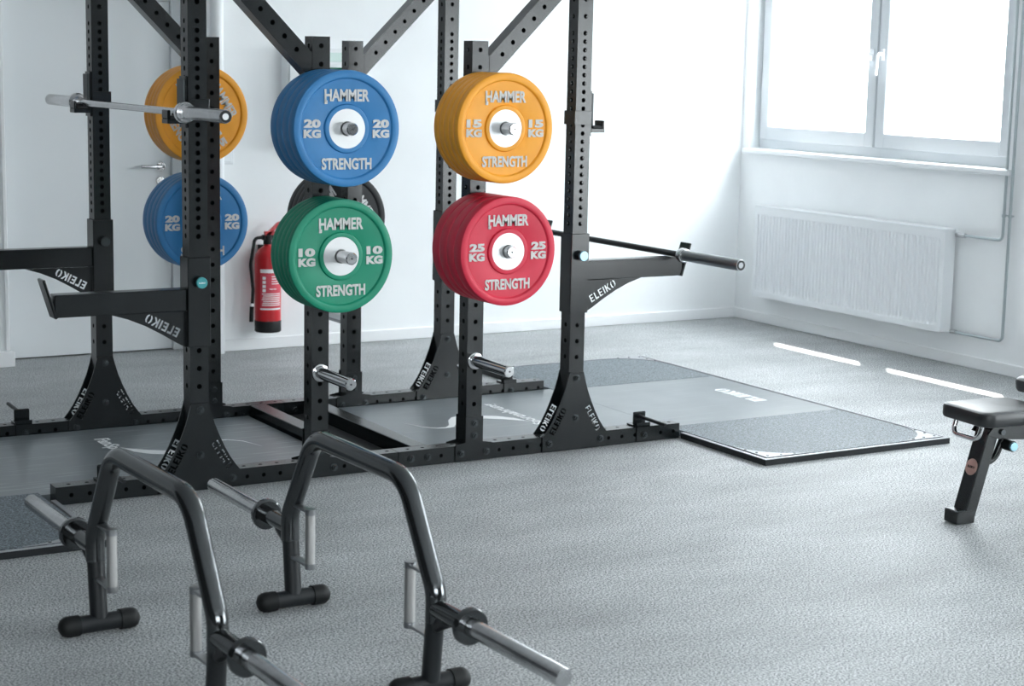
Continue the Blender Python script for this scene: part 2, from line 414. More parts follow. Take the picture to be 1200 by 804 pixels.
# sampling portals in the added fill windows, then in the three right-hand openings
for a, b in FILL_WINS:
    ld = bpy.data.lights.new('window_portal', 'AREA'); ld.shape = 'RECTANGLE'; ld.size = b-a; ld.size_y = FZ1-FZ0; ld.cycles.is_portal = True
    lo = bpy.data.objects.new('window_portal', ld); COL.objects.link(lo); lo.location = ((a+b)/2, YB-.29, (FZ0+FZ1)/2)
    lo.rotation_euler = Vector((0, 1, 0)).to_track_quat('-Z', 'Y').to_euler()
for (a, b), SZ_ in zip(WINS, SILLS):
    ld = bpy.data.lights.new('window_portal', 'AREA'); ld.shape = 'RECTANGLE'; ld.size = b-a; ld.size_y = HZ-SZ_; ld.cycles.is_portal = True
    lo = bpy.data.objects.new('window_portal', ld); COL.objects.link(lo); lo.location = (XW+.29, (a+b)/2, (SZ_+HZ)/2)
    lo.rotation_euler = Vector((-1, 0, 0)).to_track_quat('-Z', 'Y').to_euler()

# door in the recess
D = setting('door_1', (0, 0, 0)); dy = YW+.19
bm = bmesh.new(); box(bm, DX0+.05, 1.108, dy, dy+.045, .006, 2.0, bev=.003); leaf = obj('door_leaf', bm, MT['door'], D)
bm = bmesh.new()
box(bm, 1.112, DX1-.001, dy-.02, dy+.09, 0, 2.059, bev=.003); box(bm, DX0+.001, DX0+.046, dy-.02, dy+.09, 0, 2.059, bev=.003); box(bm, DX0+.046, 1.112, dy-.019, dy+.09, 2.004, 2.059)
obj('door_frame', bm, MT['dframe'], D)
bm = bmesh.new(); box(bm, DX0, DX1, YW+.285, YW+.3, 0, DZ); obj('recess_back', bm, MT['door'], D)
bm = bmesh.new(); cyl(bm, (1.048, dy, 1.07), (1.048, dy-.009, 1.07), .027, 24, ch=.002)
tube(bm, fillet([(1.048, dy-.008, 1.07), (1.048, dy-.058, 1.07), (.915, dy-.058, 1.07)], .02, 6), .0105, 12); obj('door_handle', bm, MT['chrome'], leaf, True)
bm = bmesh.new(); cyl(bm, (1.045, dy, .985), (1.045, dy-.008, .985), .025, 24, ch=.002); cyl(bm, (1.045, dy-.008, .985), (1.045, dy-.012, .985), .009, 12)
obj('lock_rosette', bm, MT['bright'], leaf, True)

# ------------------------------------------------------------------ rack dimensions
P_ = .0755; WD = 1.198; MID = .915
XU, XS = .038, .554                    # left rack: upright and storage post centres
HR = P_/2
ZU, ZL, ZE = 1.433, .933, .437         # peg heights
RAIL = .072

# ------------------------------------------------------------------ lifting platforms
HP = .027
def platform(sg, label, deck):
    X = lambda q: q if sg < 0 else 2*MID-q       # authored for the left rack, mirrored for the right
    def bx(bm, x0, x1, y0, y1, z0, z1, bev=0):
        a, b = sorted((X(x0), X(x1))); box(bm, a, b, y0, y1, z0, z1, bev)
    t = thing('lifting_platform', label, 'platform', (0, 0, 0)); fs = .018
    xo0, xo1 = -1.62, -.54; y0, y1 = -.632, 1.872
    bm = bmesh.new()
    bx(bm, xo0+.03, xo1-.03, .128, 1.148, .001, HP); bx(bm, xo1-.03, .72, .090, 1.184, .001, HP-.0005)
    obj('deck', bm, deck, t)
    for a, b in ((y0+.03, .126), (1.150, y1-.03)):
        bm = bmesh.new(); bx(bm, xo0+.03, xo1-.03, a, b, .001, HP+.001); obj('rubber_pad', bm, MT['turf'], t)
    bm = bmesh.new()
    for b in ((xo0, xo1, y0, y0+.029), (xo0, xo1, y1-.029, y1), (xo0, xo0+.029, y0+.029, y1-.029)): bx(bm, *b, .0005, HP-.0015)
    bx(bm, xo1-.029, xo1, y0+.029, -.008, .0005, HP-.0015); bx(bm, xo1-.029, xo1, WD+.09, y1-.029, .0005, HP-.0015)
    obj('edge_frame', bm, MT['edge_b'], t)
    bm = bmesh.new()
    for b in ((xo0, xo1, y0, y0+fs), (xo0, xo1, y1-fs, y1), (xo0, xo0+fs*.6, y0+fs, y1-fs)): bx(bm, *b, HP-.0015, HP+.0012)
    bx(bm, xo1-fs, xo1, y0+fs, -.008, HP-.0015, HP+.0012); bx(bm, xo1-fs, xo1, WD+.09, y1-fs, HP-.0015, HP+.0012)
    obj('edge_strip', bm, MT['alu'], t)
    # rounded-in metal corners with bolts
    for cx, cy in ((xo0, y0), (xo1, y0), (xo0, y1), (xo1, y1)):
        sx = 1 if cx == xo0 else -1; sy = 1 if cy == y0 else -1; R = .26
        pts = [(cx+sx*.028, cy+sy*.028)] + [(cx+sx*(.028+R-R*math.sin(a)), cy+sy*(.028+R-R*math.cos(a))) for a in [PI/2*k/10 for k in range(11)]]
        bm = bmesh.new()
        a = [bm.verts.new((X(px), py, HP+.001)) for px, py in pts]; b = [bm.verts.new((X(px), py, HP+.0035)) for px, py in pts]
        bm.faces.new(a); bm.faces.new(b)
        for i in range(len(a)): bm.faces.new((a[i], a[(i+1) % len(a)], b[(i+1) % len(a)], b[i]))
        cp = obj('corner_plate', bm, MT['alu'], t)
        for px, py in ((.05, .05), (.12, .045), (.045, .12), (.19, .038), (.038, .19)):
            q = bmesh.new(); cyl(q, (X(cx+sx*px), cy+sy*py, HP+.0035), (X(cx+sx*px), cy+sy*py, HP+.006), .006, 10); obj('screw', q, MT['bolt'], cp)
    return t, X
plat_r, XR = platform(1, 'grey lifting platform on the window side, with two speckled rubber pads', MT['deck'])
plat_l, XLm = platform(-1, 'dark scratched lifting platform inside the left rack', MT['deckw'])
def flat(bm, polys, z0, z1):
    for p in polys:
        a = [bm.verts.new((x, y, z0)) for x, y in p]; b = [bm.verts.new((x, y, z1)) for x, y in p]
        bm.faces.new(a); bm.faces.new(b)
        for i in range(len(a)): bm.faces.new((a[i], a[(i+1) % len(a)], b[(i+1) % len(b)], b[i]))
# printed marks: block word at the outer side, script line and swoosh inside the rack
def deck_print(t, sg):
    rot = lambda x, y: (x, y) if sg > 0 else (2*MID-x, 2*.637-y)
    def put(name, polys):
        bm = bmesh.new(); flat(bm, [[rot(*q) for q in p] for p in polys], HP+.0002, HP+.0008)
        bmesh.ops.triangulate(bm, faces=bm.faces); obj(name, bm, MT['white'], t)
    ps, L = word('ELEIKO'); h = .082
    put('printed_word', [[(3.21-pz*h, .637+px*h*1.05) for px, pz in p] for p in ps])
    up_ = [(1.306, .736), (1.345, .610), (1.394, .558), (1.442, .556), (1.478, .590), (1.527, .690), (1.575, .745), (1.630, .757), (1.709, .732), (1.790, .678), (1.838, .610), (1.866, .500)]
    dn = [(1.850, .530), (1.777, .600), (1.700, .655), (1.640, .684), (1.590, .690), (1.560, .665), (1.520, .600), (1.480, .545), (1.430, .535), (1.394, .545), (1.340, .600)]
    put('printed_swoosh', [up_+dn])
    me = text_me('FanSportnahrung', .66, .085, MT['white'], .0006, .02)
    me.transform(Matrix.Rotation(-PI/2, 4, 'X')); me.transform(Matrix.Rotation(PI/2, 4, 'Z'))
    x, y = rot(1.895, .630)
    link('printed_line', me, t, (x, y, HP+.0006), (0, 0, 0 if sg > 0 else PI))
deck_print(plat_r, 1); deck_print(plat_l, -1)
bm = bmesh.new(); box(bm, XS+.265, XR(XS+.265), .085, 1.19, .0005, .012, bev=.002)
tag(obj('rubber_mat', bm, MT['void']), 'black rubber mat on the floor in the gap between the two racks', 'mat')

# ------------------------------------------------------------------ racks
def bolt_me():
    bm = bmesh.new(); cyl(bm, (0, 0, 0), (0, -.003, 0), .0165, 20); cyl(bm, (0, -.003, 0), (0, -.013, 0), .0125, 6, ch=.002); cyl(bm, (0, -.013, 0), (0, -.019, 0), .007, 12)
    return me_from(bm, 'bolt', MT['bolt'], True, 30)
BOLT = bolt_me()
GUS_R = [(.036, .352), (.045, .318), (.060, .268), (.080, .218), (.102, .170), (.125, .128), (.150, .092), (.170, .068), (.170, .003)]
GUS = [(-x, z) for x, z in GUS_R] + GUS_R[::-1]
def gusset_me(back):
    # reading: seen from the outer side the word climbs on the left edge and drops on the right edge
    ws = [('ELEIKO', -.092, .137, math.radians(60), .031, False), ('ELEIKO', .092, .137, math.radians(-60), .031, False)]
    if back: ws = [(t, -x, z, -a, h, True) for t, x, z, a, h, m in ws]
    me = cut_plate('gusset_plate', GUS, ws, .006); me.materials.append(MT['steel_b']); return me
GF, GB = gusset_me(False), gusset_me(True)
FOOT = [(-.09, .003), (.09, .003), (.09, .076), (.0425, .084), (.0425, .195), (-.0425, .195), (-.0425, .084), (-.09, .076)]
def rack(sg, label):
    X = lambda q: q if sg < 0 else 2*MID-q
    t = thing('half_rack', label, 'squat rack')
    dense = [1.83-.0357*k for k in range(24)]; coarse = [z for z in [1.83+.0714*k for k in range(1, 12)]] + [.99-.0714*k for k in range(1, 10)]
    up_h = sorted(q for q in dense+coarse if .385 < q < 2.66)
    st_h = [1.748-.0714*k for k in range(22)]
    for y in (0, WD):
        bm = bmesh.new(); holed_tube(bm, 2.68-.0725, P_, P_, [q-.0725 for q in up_h], T=Matrix.Translation((X(XU), y+HR, .0725)))
        obj('upright', bm, MT['steel_b'], t)
        bm = bmesh.new(); holed_tube(bm, 1.785-.0725, P_, P_, [q-.0725 for q in st_h if q > .21], T=Matrix.Translation((X(XS), y+HR, .0725)))
        obj('storage_post', bm, MT['steel_b'], t)
        # floor rail, tube along X
        a, b = sorted((X(-.537), X(MID-.0015)))
        bm = bmesh.new(); n = int((b-a)/.0714)
        hol = [(.06+.0714*k) for k in range(n)]
        holed_tube(bm, b-a, RAIL-.002, P_, [q for q in hol if q < b-a-.03], T=Matrix.Translation((a, y+HR, (RAIL+.002)/2+.0)) @ Matrix.Rotation(PI/2, 4, 'Y') @ Matrix.Rotation(0, 4, 'Z'), r=.0085)
        obj('floor_rail', bm, MT['steel_b'], t)
        for me, yy, bk in ((GF, y-.0035, 0), (GB, y+P_+.0035, 1)):
            g = link('gusset_plate', me, t, (X(XU), yy, 0))
            if not bk:
                for px, pz in ((0, .325), (0, .145), (-.135, .04), (.135, .04)): link('bolt', BOLT, g, (px, -.003, pz))
        for yy, bk in ((y-.0035, 0), (y+P_+.0035, 1)):
            bm = bmesh.new(); prism(bm, FOOT, -.003, .003)
            f = obj('post_foot', bm, MT['steel_b'], t, loc=(X(XS), yy, 0))
            if not bk:
                for px, pz in ((0, .165), (0, .112), (-.062, .038), (.062, .038)): link('bolt', BOLT, f, (px, -.003, pz))
        # 45-degree brace from upright down to storage post
        bz0 = 1.575; L = .56
        bm = bmesh.new()
        # lower end touches the post's outer face, upper end the upright's inner face
        xa, xb = XS-HR-.008, XU+HR+.008; hw = P_*.72
        zc = 1.672; dx = xa-xb
        ang = PI/4
        d = Vector((-math.sin(ang), 0, math.cos(ang))) if sg < 0 else Vector((math.sin(ang), 0, math.cos(ang)))
        cx, cz = X(xa), zc
        Lb = dx/math.sin(ang)
        # sheared square tube: ends cut vertical against the posts
        ydir = Vector((0, 1, 0)); xdir = d.cross(ydir)
        T = Matrix(((xdir.x, 0, d.x, cx), (0, 1, 0, y+HR), (xdir.z, 0, d.z, cz), (0, 0, 0, 1)))
        holes = [.085+.0714*k for k in range(int((Lb-.1)/.0714))]
        holed_tube(bm, Lb, P_*1.0, P_, holes, T=T, skip=(1, 3))
        x_lo, x_hi = sorted((X(xa), X(xb)))
        for v in bm.verts:
            s = (v.co - Vector((cx, y+HR, cz))).dot(d); 
            if s < 1e-4 or s > Lb-1e-4:
                tgt = X(xa) if s < 1e-4 else X(xb)
                k = (tgt-v.co.x)/d.x; v.co += d*k
        br = obj('brace', bm, MT['steel_b'], t)
        for xx, z0, z1, inn in ((xa, 1.55, 1.725, 1), (xb, zc+dx-.085, zc+dx+.085, -1)):
            fl = bmesh.new(); e = .007*inn
            a, b = sorted((X(xx), X(xx+e))); box(fl, a, b, y+.002, y+P_-.002, z0, z1); fo = obj('brace_flange', fl, MT['steel_b'], br)
        bl = link('bolt', BOLT, br, (X(xa-.0005), y+HR, 1.715), (0, 0, PI/2*(-1 if sg < 0 else 1)))
        # plate pegs, on the outer faces
        dirn = -1 if y == 0 else 1; yf = y if y == 0 else y+P_
        for z in (ZU, ZL, ZE):
            bm = bmesh.new(); revolve(bm, [(.0005, 0), (.036, 0), (.036, .007), (.030, .010), (.0245, .010), (.0245, .290), (.021, .294), (.0005, .294)], (X(XS), yf+.0005*dirn, z), (0, dirn, 0), 28)
            pg = obj('plate_peg', bm, MT['chrome'], t, True)
            q = bmesh.new(); cyl(q, (X(XS), yf+.2935*dirn, z), (X(XS), yf+.2955*dirn, z), .004, 10); obj('end_screw', q, MT['bolt'], pg)
        # peg for bands at the outer rail end
        xx = X(XU-.37)
        bm = bmesh.new(); box(bm, xx-.036, xx+.036, y-.005, y+.0-.0005, .004, .092); box(bm, xx-.036, xx+.036, y-.005, y+P_+.004, RAIL+.001, RAIL+.006)
        box(bm, xx-.034, xx+.034, y+.030, y+.036, RAIL+.006, .137, bev=.004); 
        bp = obj('band_peg', bm, MT['steel_b'], t)
        q = bmesh.new(); 
        if y == 0: cyl(q, (xx, y+.034, .115), (xx+.01, y-.16, .108), .0085, 12)
        else: cyl(q, (xx, y+.032, .115), (xx-.01, y+.22, .128), .0085, 12)
        obj('peg_rod', q, MT['edge_b'], bp, True)
        if y == 0: link('bolt', BOLT, bp, (xx+.005, -.005, .035))
        else: link('bolt', BOLT, bp, (xx+.005, y-.005, .035))
        # rail-joint bolts
        for dxx in ((.06, .14) if y == 0 else (.05,)): link('bolt', BOLT, t, (X(MID-dxx), y-.0005, .037))
    bm = bmesh.new(); a, b = sorted((X(.739), X(.817))); box(bm, a, b, P_+.001, WD-.001, .002, RAIL, bev=.003); obj('cross_tube', bm, MT['steel_b'], t)
    for z in (2.58,):
        bm = bmesh.new(); box(bm, X(XU)-HR+.004, X(XU)+HR-.004, P_+.001, WD-.001, z-HR, z+HR, bev=.003); obj('top_beam', bm, MT['steel_b'], t)
    return t
rack(-1, 'black half rack on the left, standing over the dark scratched platform')
rack(1, 'black half rack nearer the window, standing over the grey platform')

# ------------------------------------------------------------------ spotter arms
ARM_G = [(.003, -.145), (.003, -.002), (.300, -.002), (.235, -.022), (.165, -.052), (.100, -.088), (.045, -.122)]
def spotter_arm(sg, y, zb, label, cap, group):
    """sg -1: reaches to -X from a left upright; z from the underside of the arm tube"""
    xf = XU-HR if sg < 0 else 2*MID-XU+HR
    xc = XU if sg < 0 else 2*MID-XU
    t = thing('spotter_arm', label, 'spotter arm', (xf, y, zb), group=group)
    s = sg
    bm = bmesh.new(); a, b = sorted((s*.008, s*.525)); box(bm, a, b, .006, P_-.006, 0, .086, bev=.003); obj('arm_tube', bm, MT['steel_b'], t)
    # sleeve: four walls around the upright
    bm = bmesh.new(); x0, x1 = xc-xf-HR-.008, xc-xf+HR+.008; z0, z1 = -.142, .208
    g = .0015
    box(bm, x0, x1, -.008, -g, z0, z1, bev=.002); box(bm, x0, x1, P_+g, P_+.008, z0, z1, bev=.002)
    box(bm, x0, x0+.008-g, -g, P_+g, z0, z1); box(bm, x1-.008+g, x1, -g, P_+g, z0, z1)
    sl = obj('sleeve', bm, MT['steel_b'], t)
    # lip
    bm = bmesh.new(); T = Matrix.Translation((s*.520, 0, -.003)) @ Matrix.Rotation(s*math.radians(17), 4, 'Y')
    box(bm, -.006, .006, .0, P_, 0, .155, bev=.003, T=T); obj('end_lip', bm, MT['steel_b'], t)
    if s < 0: outl, ws = [(-x, z) for x, z in ARM_G], [('ELEIKO', -.098, -.053, math.radians(-28), .036, True)]
    else: outl, ws = ARM_G, [('ELEIKO', .098, -.053, math.radians(28), .036, False)]
    me = cut_plate('arm_gusset', outl, ws, .006); me.materials.append(MT['steel_b']); link('arm_gusset', me, t, (s*.006, .02, 0))
    k = bmesh.new(); cyl(k, (xc-xf, -.008, .113), (xc-xf, -.030, .113), .012, 16); kn = obj('pull_pin', k, MT['gunmetal'], t, True)
    k = bmesh.new(); cyl(k, (xc-xf, -.026, .113), (xc-xf, -.040, .113), .022, 24, ch=.002); obj('pin_cap', k, MT[cap], kn, True)
    if cap == 'teal':
        tm = text_me('ELEIKO', .026, .006, MT['white'], .0004, .03); link('cap_print', tm, kn, (xc-xf, -.0403, .113))
    return t
GA = 'spotter arms clamped to the rack uprights'
spotter_arm(-1, 0, .719, 'black spotter arm with teal pin cap on the near left upright', 'teal', GA)
spotter_arm(-1, WD, .762, 'black spotter arm on the far left upright, running out of the left edge', 'bolt', GA)
spotter_arm(1, 0, .758, 'black spotter arm on the near right upright, under the collar of the black barbell', 'bluesteel', GA)
spotter_arm(1, WD, .758, 'far right spotter arm holding the black barbell, mostly hidden behind the red plates', 'bluesteel', GA)

# ------------------------------------------------------------------ J-hooks
def j_hook(sg, y, z, label):
    """z = top of the cradle"""
    xf = XU-HR if sg < 0 else 2*MID-XU+HR
    s = sg
    t = thing('j_hook', label, 'bar hook', (xf, y, z), group='bar hooks on the rack uprights')
    B = lambda bm, x0, x1, *r, bev=0: box(bm, *sorted((s*x0, s*x1)), *r, bev=bev)
    bm = bmesh.new(); B(bm, .0015, .009, .004, P_-.004, -.045, .150, bev=.001); obj('back_plate', bm, MT['steel_b'], t)
    bm = bmesh.new(); B(bm, .0095, .020, .006, P_-.006, .001, .140, bev=.002); obj('guard_pad', bm, MT['guard'], t)
    bm = bmesh.new(); B(bm, .009, .080, .004, P_-.004, -.030, -.012, bev=.002); obj('cradle', bm, MT['steel_b'], t)
    bm = bmesh.new(); B(bm, .0205, .067, .006, P_-.006, -.0118, 0, bev=.002); obj('cradle_pad', bm, MT['void'], t)
    bm = bmesh.new(); B(bm, .068, .080, .004, P_-.004, -.012, .022, bev=.003); obj('front_lip', bm, MT['steel_b'], t)
    bm = bmesh.new(); z0, z1 = .004, .064
    B(bm, -P_-.008, .0015, -.0065, -.0008, z0, z1, bev=.001); B(bm, -P_-.008, .0015, P_+.0008, P_+.0065, z0, z1, bev=.001)
    B(bm, -P_-.008, -P_-.0012, -.0008, P_+.0008, z0, z1); obj('strap', bm, MT['steel_b'], t)
    return t
j_hook(-1, 0, 1.4715, 'black bar hook on the near left upright under the collar of the silver barbell')
j_hook(-1, WD, 1.4715, 'black bar hook on the far left upright holding the far end of the silver barbell')
j_hook(1, 0, 1.435, 'empty black bar hook on the near right upright, showing against the white wall')
j_hook(1, WD, 1.447, 'black bar hook on the far right upright beside the yellow plates')

# ------------------------------------------------------------------ barbells along Y
def barbell(loc, label, shaft, collar, sleeve, tip, rc):
    t = thing('barbell', label, 'barbell', loc)
    bm = bmesh.new(); cyl(bm, (0, -.680, 0), (0, .680, 0), .014, 20); obj('shaft', bm, shaft, t, True)
    for s in (-1, 1):
        bm = bmesh.new(); revolve(bm, [(.0142, 0), (.026, .0), (.030, .008), (rc, .016), (rc, .036), (rc-.004, .040), (.0142, .040)], (0, s*.655, 0), (0, s, 0), 32); obj('collar', bm, collar, t, True)
        bm = bmesh.new(); revolve(bm, [(.0005, .0), (.025, 0), (.025, .400), (.0235, .405), (.0005, .405)], (0, s*.6955, 0), (0, s, 0), 32); sl = obj('sleeve', bm, sleeve, t, True)
        bm = bmesh.new(); revolve(bm, [(.013, .0), (.0215, 0), (.0215, .001), (.013, .001)], (0, s*1.1007, 0), (0, s, 0), 28, closed=True); obj('end_ring', bm, MT['void'], sl)
        bm = bmesh.new(); cyl(bm, (0, s*1.1007, 0), (0, s*1.1015, 0), .012, 20); obj('end_cap', bm, tip, sl)
    return t
barbell((-.0375, .617, 1.4860), 'silver barbell resting on the bar hooks of the left rack', MT['bright'], MT['bright'], MT['bright'], MT['white'], .040)
barbell((2.305, .614, .8590), 'barbell with black shaft and grey sleeves lying on the right spotter arms', MT['edge_b'], MT['bright'], MT['gunmetal'], MT['alu'], .033)

# ------------------------------------------------------------------ bumper plates
def disc_me(T, m):
    bm = bmesh.new(); R = .225
    f = [(.0764, .006), (.0764, .003), (.0895, .0018), (.0925, .003), (.0955, .010), (.100, .0085), (.187, .0085), (.1905, .0085), (.196, .0015), (.2, 0), (.216, 0), (.223, .003), (R, .009)]
    prof = f + [(r, T-t) for r, t in f[::-1]]
    revolve(bm, prof, (0, 0, 0), (0, 1, 0), 72, closed=True)
    return me_from(bm, 'rubber_disc', m, True, 28)
def hub_me(T):
    bm = bmesh.new(); f = [(.0256, .006), (.029, .0035), (.0762, .0035)]
    revolve(bm, f + [(r, T-t) for r, t in f[::-1]], (0, 0, 0), (0, 1, 0), 48, closed=True)
    return me_from(bm, 'hub', MT['hub'], True, 28)
TAIL = bmesh.new(); box(TAIL, -.095, -.083, -.0018, .0018, -.034, -.02)
TAIL_ME = bpy.data.meshes.new('tail'); TAIL.to_mesh(TAIL_ME); TAIL.free()
def letters(t, kg, m, rot):
    """raised words on the plate's near face, turned with the plate by rot"""
    T0 = Matrix.Identity(4)
    h = join_me([(text_me('HAMMER', .190, .047, m, .0036, .032), T0), (TAIL_ME, T0)], 'maker_word', m)
    s_ = text_me('STRENGTH', .212, .045, m, .0036, .032)
    wm = join_me([(text_me(kg, .070, .033, m, .0036, .055), Matrix.Translation((0, 0, .0195))), (text_me('KG', .072, .033, m, .0036, .055), Matrix.Translation((0, 0, -.0195)))], 'weight_mark', m)
    Rm = Matrix.Rotation(rot, 3, 'Y')
    for nm, me, x, z in (('maker_word', h, 0, .128), ('lower_word', s_, 0, -.135), ('weight_mark', wm, -.146, 0), ('weight_mark', wm, .146, 0)):
        link(nm, me, t, Rm @ Vector((x, .0070, z)), (0, rot, 0))
ORD = ['frontmost', 'second from the front', 'third from the front', 'fourth from the front', 'rearmost']
def stack(kind, kg, xs, y_start, z, n, T, post, front, rot=0, lm='letter', where=''):
    """front stacks: y_start = face nearest the camera; plates follow away from it. rear stacks likewise, on the far side of the rack"""
    d, h = disc_me(T, MT[kind]), hub_me(T)
    first = None
    for k in range(n):
        o = ORD[k] if k < n-1 else 'rearmost'
        if k == 0 and not front: o = 'the one facing the rack'
        lab = '%s %s kg bumper plate on the %s, %s' % (kind, kg, post, o)
        g = '%s plates on the %s' % (kind, post)
        loc = (xs, y_start + k*(T+.0006), z)
        if k == 0:
            t = thing('bumper_plate', lab, 'weight plate', loc, group=g)
            link('rubber_disc', d, t); link('hub', h, t); letters(t, kg, MT[lm], rot)
            first = t
        elif k == 1:
            t = thing('bumper_plate', lab, 'weight plate', loc, group=g)
            link('rubber_disc', d, t); link('hub', h, t); first = t
        else: dup(first, loc, None, lab, g)
xl, xr = XS, 2*MID-XS
stack('blue', '20', xl, -.247, ZU, 4, .058, 'near left storage post', True)
stack('green', '10', xl, -.200, ZL, 5, .0365, 'near left storage post', True)
stack('yellow', '15', xr, -.224, ZU, 5, .0415, 'near right storage post', True)
stack('red', '25', xr, -.266, ZL, 4, .0625, 'near right storage post', True)
yb = WD+P_+.045
stack('yellow', '15', xl, yb, ZU, 4, .0415, 'far left storage post', False, math.radians(58))
stack('blue', '20', xl, yb, ZL, 4, .050, 'far left storage post', False)
stack('green', '10', xr, yb, ZU, 4, .0365, 'far right storage post', False)
stack('black', '5', xr, yb, ZL, 4, .045, 'far right storage post', False, math.radians(55), 'letter_w')

# ------------------------------------------------------------------ open trap bars standing on T-feet
def trap_bar(loc, rz, label):
    t = thing('trap_bar', label, 'trap bar', loc, rz, group='open trap bars standing on the floor')
    # along local y: legs at +-.46, pegs out to +-1.087
    arc = fillet([(0, -.462, .215), (0, -.464, .295), (0, -.288, .574), (0, .288, .574), (0, .464, .295), (0, .462, .215)], [.09, .13, .13, .09], 9)
    bm = bmesh.new(); tube(bm, arc, .0285, 22); obj('arched_tube', bm, MT['dchrome'], t, True)
    for s in (-1, 1):
        bm = bmesh.new(); cyl(bm, (0, s*.440, .045), (0, s*.462, .236), .0262, 22)
        leg = obj('leg', bm, MT['edge_b'], t, True)
        bm = bmesh.new(); tube(bm, [(0, s*.47, .205), (0, s*.50, .222), (0, s*.535, .238)], .02, 10); obj('peg_gusset', bm, MT['edge_b'], leg, True)
        bm = bmesh.new(); cyl(bm, (-.085, s*.437, .032), (.085, s*.437, .032), .0265, 22); ft = obj('foot_tube', bm, MT['edge_b'], t, True)
        for q in (-1, 1):
            bm = bmesh.new(); revolve(bm, [(.0005, .0), (.031, 0), (.0315, .03), (.030, .042), (.024, .053), (.012, .060), (.0005, .062)], (q*.062, s*.437, .0318), (q, 0, 0), 22)
            obj('rubber_cap', bm, MT['rub_black'], ft, True)
        bm = bmesh.new(); cyl(bm, (0, s*.47, .254), (0, s*.655, .254), .0262, 22); obj('peg_root', bm, MT['dchrome'], t, True)
        bm = bmesh.new(); revolve(bm, [(.0263, 0), (.044, 0), (.050, .006), (.050, .020), (.046, .026), (.0263, .026)], (0, s*.632, .254), (0, s, 0), 32, closed=True); obj('collar', bm, MT['dchrome'], t, True)
        bm = bmesh.new(); revolve(bm, [(.0005, 0), (.0245, 0), (.0245, .425), (.0225, .430), (.0005, .430)], (0, s*.657, .254), (0, s, 0), 28); obj('loading_sleeve', bm, MT['bright'], t, True)
        # vertical grip inside the arch on two brackets
        gy = s*.318
        bm = bmesh.new(); cyl(bm, (0, gy, .172), (0, gy, .330), .0155, 18); gp = obj('grip', bm, MT['knurl'], t, True)
        for z, yo in ((.166, s*.452), (.336, s*.425)):
            bm = bmesh.new(); a, b = sorted((gy, yo)); box(bm, -.013, .013, a, b, z-.0045, z+.0045, bev=.002); cyl(bm, (0, gy, z-.009), (0, gy, z+.009), .0165, 16); obj('grip_bracket', bm, MT['gunmetal'], gp, True)
    return t
trap_bar((-.23, -1.995, 0), .022, 'open trap bar standing on T-feet, the one nearer the window')
trap_bar((-.835, -1.957, 0), .028, 'open trap bar standing on T-feet, leftmost, running out of the bottom edge')

# ------------------------------------------------------------------ bench at the right edge
BN = thing('weight_bench', 'black adjustable weight bench with chrome carry handle, cut by the right edge', 'bench', (2.40, -1.70, 0), math.radians(-6))
def pad(bm, x0, x1, y0, y1, z0, z1, r=.05, e=.014):
    """rounded cushion"""
    def ring(ins, z):
        pts = []
        for cx, cy, a0 in ((x1-r, y1-r, 0), (x0+r, y1-r, PI/2), (x0+r, y0+r, PI), (x1-r, y0+r, 3*PI/2)):
            for k in range(7):
                a = a0+PI/2*k/6; pts.append(bm.verts.new((cx+(r-ins)*math.cos(a), cy+(r-ins)*math.sin(a), z)))
        return pts
    rings(bm, [ring(e, z0), ring(e*.3, z0+e*.3), ring(0, z0+e), ring(0, z1-e), ring(e*.3, z1-e*.3), ring(e, z1), ring(e*2.2, z1+.002)])
bm = bmesh.new(); pad(bm, .02, .36, -.155, .13, .392, .447); obj('seat_pad', bm, MT['vinyl'], BN, True)
bm = bmesh.new(); pad(bm, 0, .86, -.15, .15, -.027, .027); obj('back_pad', bm, MT['vinyl'], BN, True, (.385, 0, .490), (0, math.radians(-9), 0))
bm = bmesh.new()
LT = Matrix.Translation((.055, -.01, .0)) @ Matrix.Rotation(math.radians(15.5), 4, 'Y')
box(bm, -.026, .026, -.038, .038, .02, .375, bev=.004, T=LT); lg = obj('front_leg', bm, MT['steel_b'], BN)
bm = bmesh.new(); box(bm, .0, .088, -.0485, .0285, .003, .055, bev=.004); obj('toe', bm, MT['steel_b'], lg)
bm = bmesh.new(); cyl(bm, LT @ Vector((-.0255, 0, .215)), LT @ Vector((-.0278, 0, .215)), .032, 28)
bd = obj('badge', bm, MT['badge'], lg)
tm = text_me('ELEIKO', .040, .009, MT['edge_b'], .0006, .03); tm.transform(LT @ Matrix.Translation((-.0282, 0, .215)) @ Matrix.Rotation(-PI/2, 4, 'Z')); link('badge_print', tm, lg)
bm = bmesh.new(); tube(bm, fillet([(.065, -.085, .396), (.048, -.085, .335), (.048, .065, .335), (.065, .065, .396)], .03, 6), .0095, 12); obj('carry_handle', bm, MT['chrome'], BN, True)
bm = bmesh.new(); prism(bm, [(.12, .345), (.16, .392), (.46, .392), (.98, .330), (.98, .265), (.50, .300), (.17, .325)], -.055, -.045); prism(bm, [(.12, .345), (.16, .392), (.46, .392), (.98, .330), (.98, .265), (.50, .300), (.17, .325)], .035, .045); obj('seat_rail', bm, MT['steel_b'], BN)
bm = bmesh.new(); cyl(bm, (.185, -.055, .352), (.185, -.064, .352), .011, 16); obj('pivot_bolt', bm, MT['bolt'], BN, True)
bm = bmesh.new(); tube(bm, fillet([(.12, -.02, .225), (.185, -.02, .238), (.225, -.02, .330)], .06, 6), .014, 12); obj('curved_strut', bm, MT['steel_b'], BN, True)
bm = bmesh.new(); cyl(bm, (.215, -.046, .300), (.215, -.085, .300), .021, 18); cyl(bm, (.215, -.01, .300), (.215, -.046, .300), .012, 14); kn = obj('adjusting_knob', bm, MT['rub_black'], BN, True)
